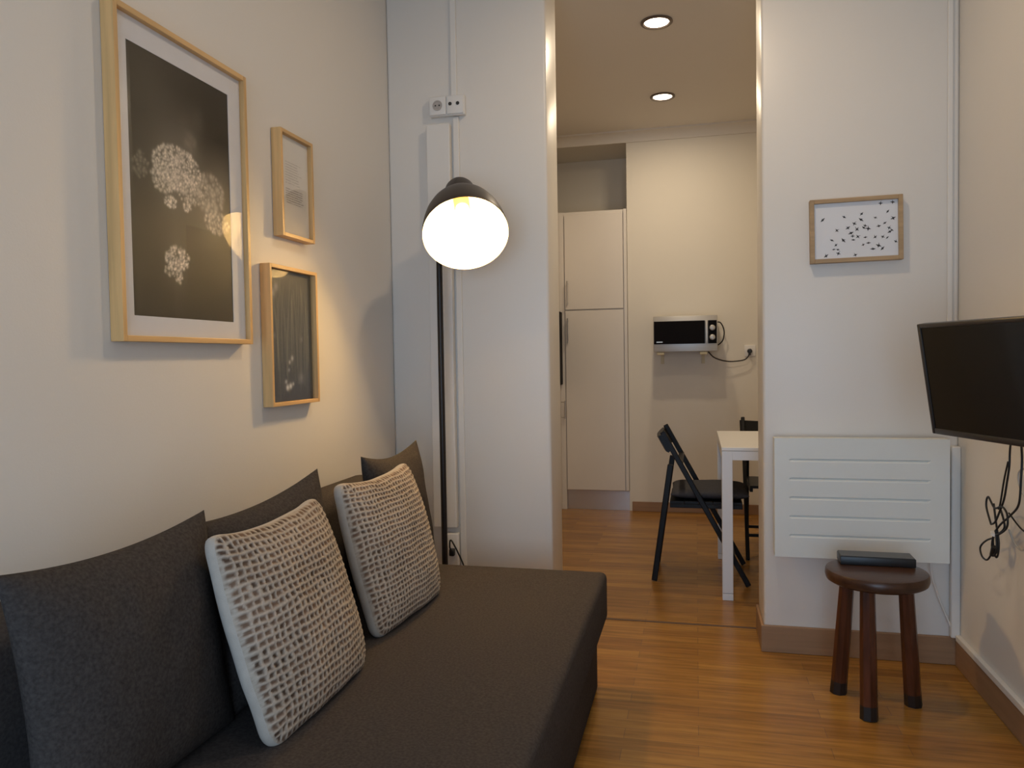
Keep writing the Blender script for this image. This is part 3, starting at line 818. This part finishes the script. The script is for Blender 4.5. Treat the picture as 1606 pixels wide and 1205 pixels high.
# ------------------------------------------------------------------ microwave on wall brackets
t = thing('microwave', 'silver microwave with black door mounted on the back wall', 'microwave', (-.07, YK, 1.225))
mx0, mx1, mz0, mz1, mf = -.294 + .07, .152 + .07, 0, .255, -.345
obj('body', B(mx0, mx1, mf, -.03, mz0, mz1, .004), m_steel, t, 40)
dr = obj('door', B(mx0 + .004, .135, mf - .014, mf, mz0 + .055, mz1 - .037, .002), m_mwglass, t)
obj('badge', B(mx0 + .022, mx0 + .065, mf - .0150, mf - .0138, mz0 + .066, mz0 + .074), m_steel, dr)
lab(obj('control_panel', B(.158, mx1 - .006, mf - .014, mf, mz0 + .055, mz1 - .037, .002), m_mwglass, t), 'black control strip')
for z in (.098, .165):
    bm = bmesh.new(); lathe(bm, [(0, .021), (.014, .019), (.016, .016), (.016, 0)], (.186, mf - .0135, z), (0, -1, 0), 24); box(bm, .1835, .1885, mf - .033, mf - .0285, z - .016, z + .016, .001)
    obj('knob', bm, m_steel, t, 40)
obj('door_handle', B(.138, .155, mf - .034, mf - .0, mz0 + .055, mz1 - .037, .004), m_steel, t, 40)
for x in (-.175, .125):
    bm = bmesh.new()
    tube(bm, [(x, mf + .035, -.014), (x, 0, -.014)], .009, 8); box(bm, x - .012, x + .012, -.006, 0, -.09, .0, .002)
    lab(obj('wall_bracket', bm, m_foot, t), 'cream wall bracket')
for x in (-.175, .125): obj('foot', B(x - .026, x + .026, mf + .012, mf + .05, -.022, -.001, .004), m_foot, t, 40)
bm = bmesh.new(); tube(bm, smooth_path([(mx1 - .005, -.06, .215), (mx1 + .03, -.055, .21), (mx1 + .055, -.05, .15), (mx1 + .045, -.045, .08), (mx1 + .010, -.04, .045)]), .0045, 8)
tube(bm, smooth_path([(mx1 - .06, -.10, -.003), (mx1 - .02, -.08, -.045), (mx1 + .05, -.055, -.072), (mx1 + .12, -.045, -.078), (mx1 + .200, -.04, -.066), (mx1 + .232, -.036, -.032)]), .0045, 8)
obj('power_cord', bm, m_cable, t, 60)
t = thing('wall_socket', 'white wall socket with black plug right of the microwave', 'socket', (.393, YK, 1.222))
obj('plate', B(-.04, .04, -.01, 0, -.04, .045, .004, 2), m_whiteplastic, t, 40)
bm = bmesh.new(); lathe(bm, [(0, .018), (.03, .017), (.036, .010), (.036, 0)], (-.003, -.009, 0), (0, -1, 0), 20); tube(bm, [(-.003, -.035, -.002), (-.006, -.036, -.03)], .009, 10)
obj('plug', bm, m_black, t, 40)

# ------------------------------------------------------------------ downlights
def downlight(loc, label, energy, col):
    t = thing('recessed_downlight', label, 'ceiling light', loc, 'round recessed ceiling downlights')
    bm = bmesh.new(); lathe(bm, [(-.0005, .060), (-.0005, .080), (-.006, .081), (-.010, .076), (-.010, .066), (-.003, .060)], (0, 0, 0), (0, 0, 1), 48)
    obj('trim_ring', bm, m_ring, t, 40)
    bm = bmesh.new(); lathe(bm, [(-.004, .0605), (-.0045, 0)], (0, 0, 0), (0, 0, 1), 48); lab(obj('lens', bm, m_lens, t), 'glowing lens')
    l = bpy.data.lights.new('downlight_lamp', 'AREA'); l.energy = energy; l.color = col; l.shape = 'DISK'; l.size = .115
    lo = bpy.data.objects.new('downlight_lamp', l); COL.objects.link(lo); lo.parent = t; lo.location = (0, 0, -.02)
    return t
WARM = (1, .81, .57)
downlight((-.180, 4.027, ZC), 'nearer of the two lit kitchen ceiling downlights', 9, WARM)
downlight((-.198, 5.178, ZC), 'farther lit kitchen ceiling downlight, close to the back wall', 8.5, WARM)
ROOMW = (1, .78, .53)
downlight((-.02, 2.35, ZC), 'living room ceiling downlight in front of the opening', 8.6, ROOMW)
downlight((-.02, .75, ZC), 'living room ceiling downlight above the sofa end nearest the window', 1.2, ROOMW)

def light(name, typ, loc, rot, energy, col, **k):
    l = bpy.data.lights.new(name, typ); l.energy = energy; l.color = col
    for a, b_ in k.items(): setattr(l, a, b_)
    o = bpy.data.objects.new(name, l); COL.objects.link(o); o.location = loc; o.rotation_euler = rot
    return o
# daylight entering through the window behind the camera
light('daylight', 'AREA', ((WX0 + WX1) / 2, YN - .2, (WZ0 + WZ1) / 2), (math.radians(90), 0, 0), 50, (.51, .73, 1.0), shape='RECTANGLE', size=1.6, size_y=1.9)

wd = bpy.data.worlds.new('sky'); wd.use_nodes = True; scn.world = wd
bg = wd.node_tree.nodes['Background']; bg.inputs['Color'].default_value = (.62, .76, 1, 1); bg.inputs['Strength'].default_value = .6

# ------------------------------------------------------------------ camera
f0 = 1200.; yaw, pitch, roll = .235932355, .0341574, .0161826
f = V(-math.sin(yaw) * math.cos(pitch), math.cos(yaw) * math.cos(pitch), -math.sin(pitch))
r = V(math.cos(yaw), math.sin(yaw), 0); d = f.cross(r)
r2 = r * math.cos(roll) + d * math.sin(roll); d2 = d * math.cos(roll) - r * math.sin(roll)
cam = bpy.data.cameras.new('camera'); co = bpy.data.objects.new('camera', cam); COL.objects.link(co)
cam.sensor_fit = 'HORIZONTAL'; cam.sensor_width = 36; cam.lens = f0 / 1606 * 36; cam.clip_start = .02
co.matrix_world = Matrix(((r2.x, -d2.x, -f.x, 0), (r2.y, -d2.y, -f.y, 0), (r2.z, -d2.z, -f.z, 1.2), (0, 0, 0, 1)))
scn.camera = co

vs = scn.view_settings
scn.display_settings.display_device = 'sRGB'
vs.view_transform = 'Standard'; vs.look = 'None'; vs.exposure = 0.; vs.gamma = 1.; vs.use_curve_mapping = False
scn.cycles.use_denoising = True
scn.cycles.max_bounces = 10; scn.cycles.diffuse_bounces = 6
scn.cycles.sample_clamp_indirect = 6
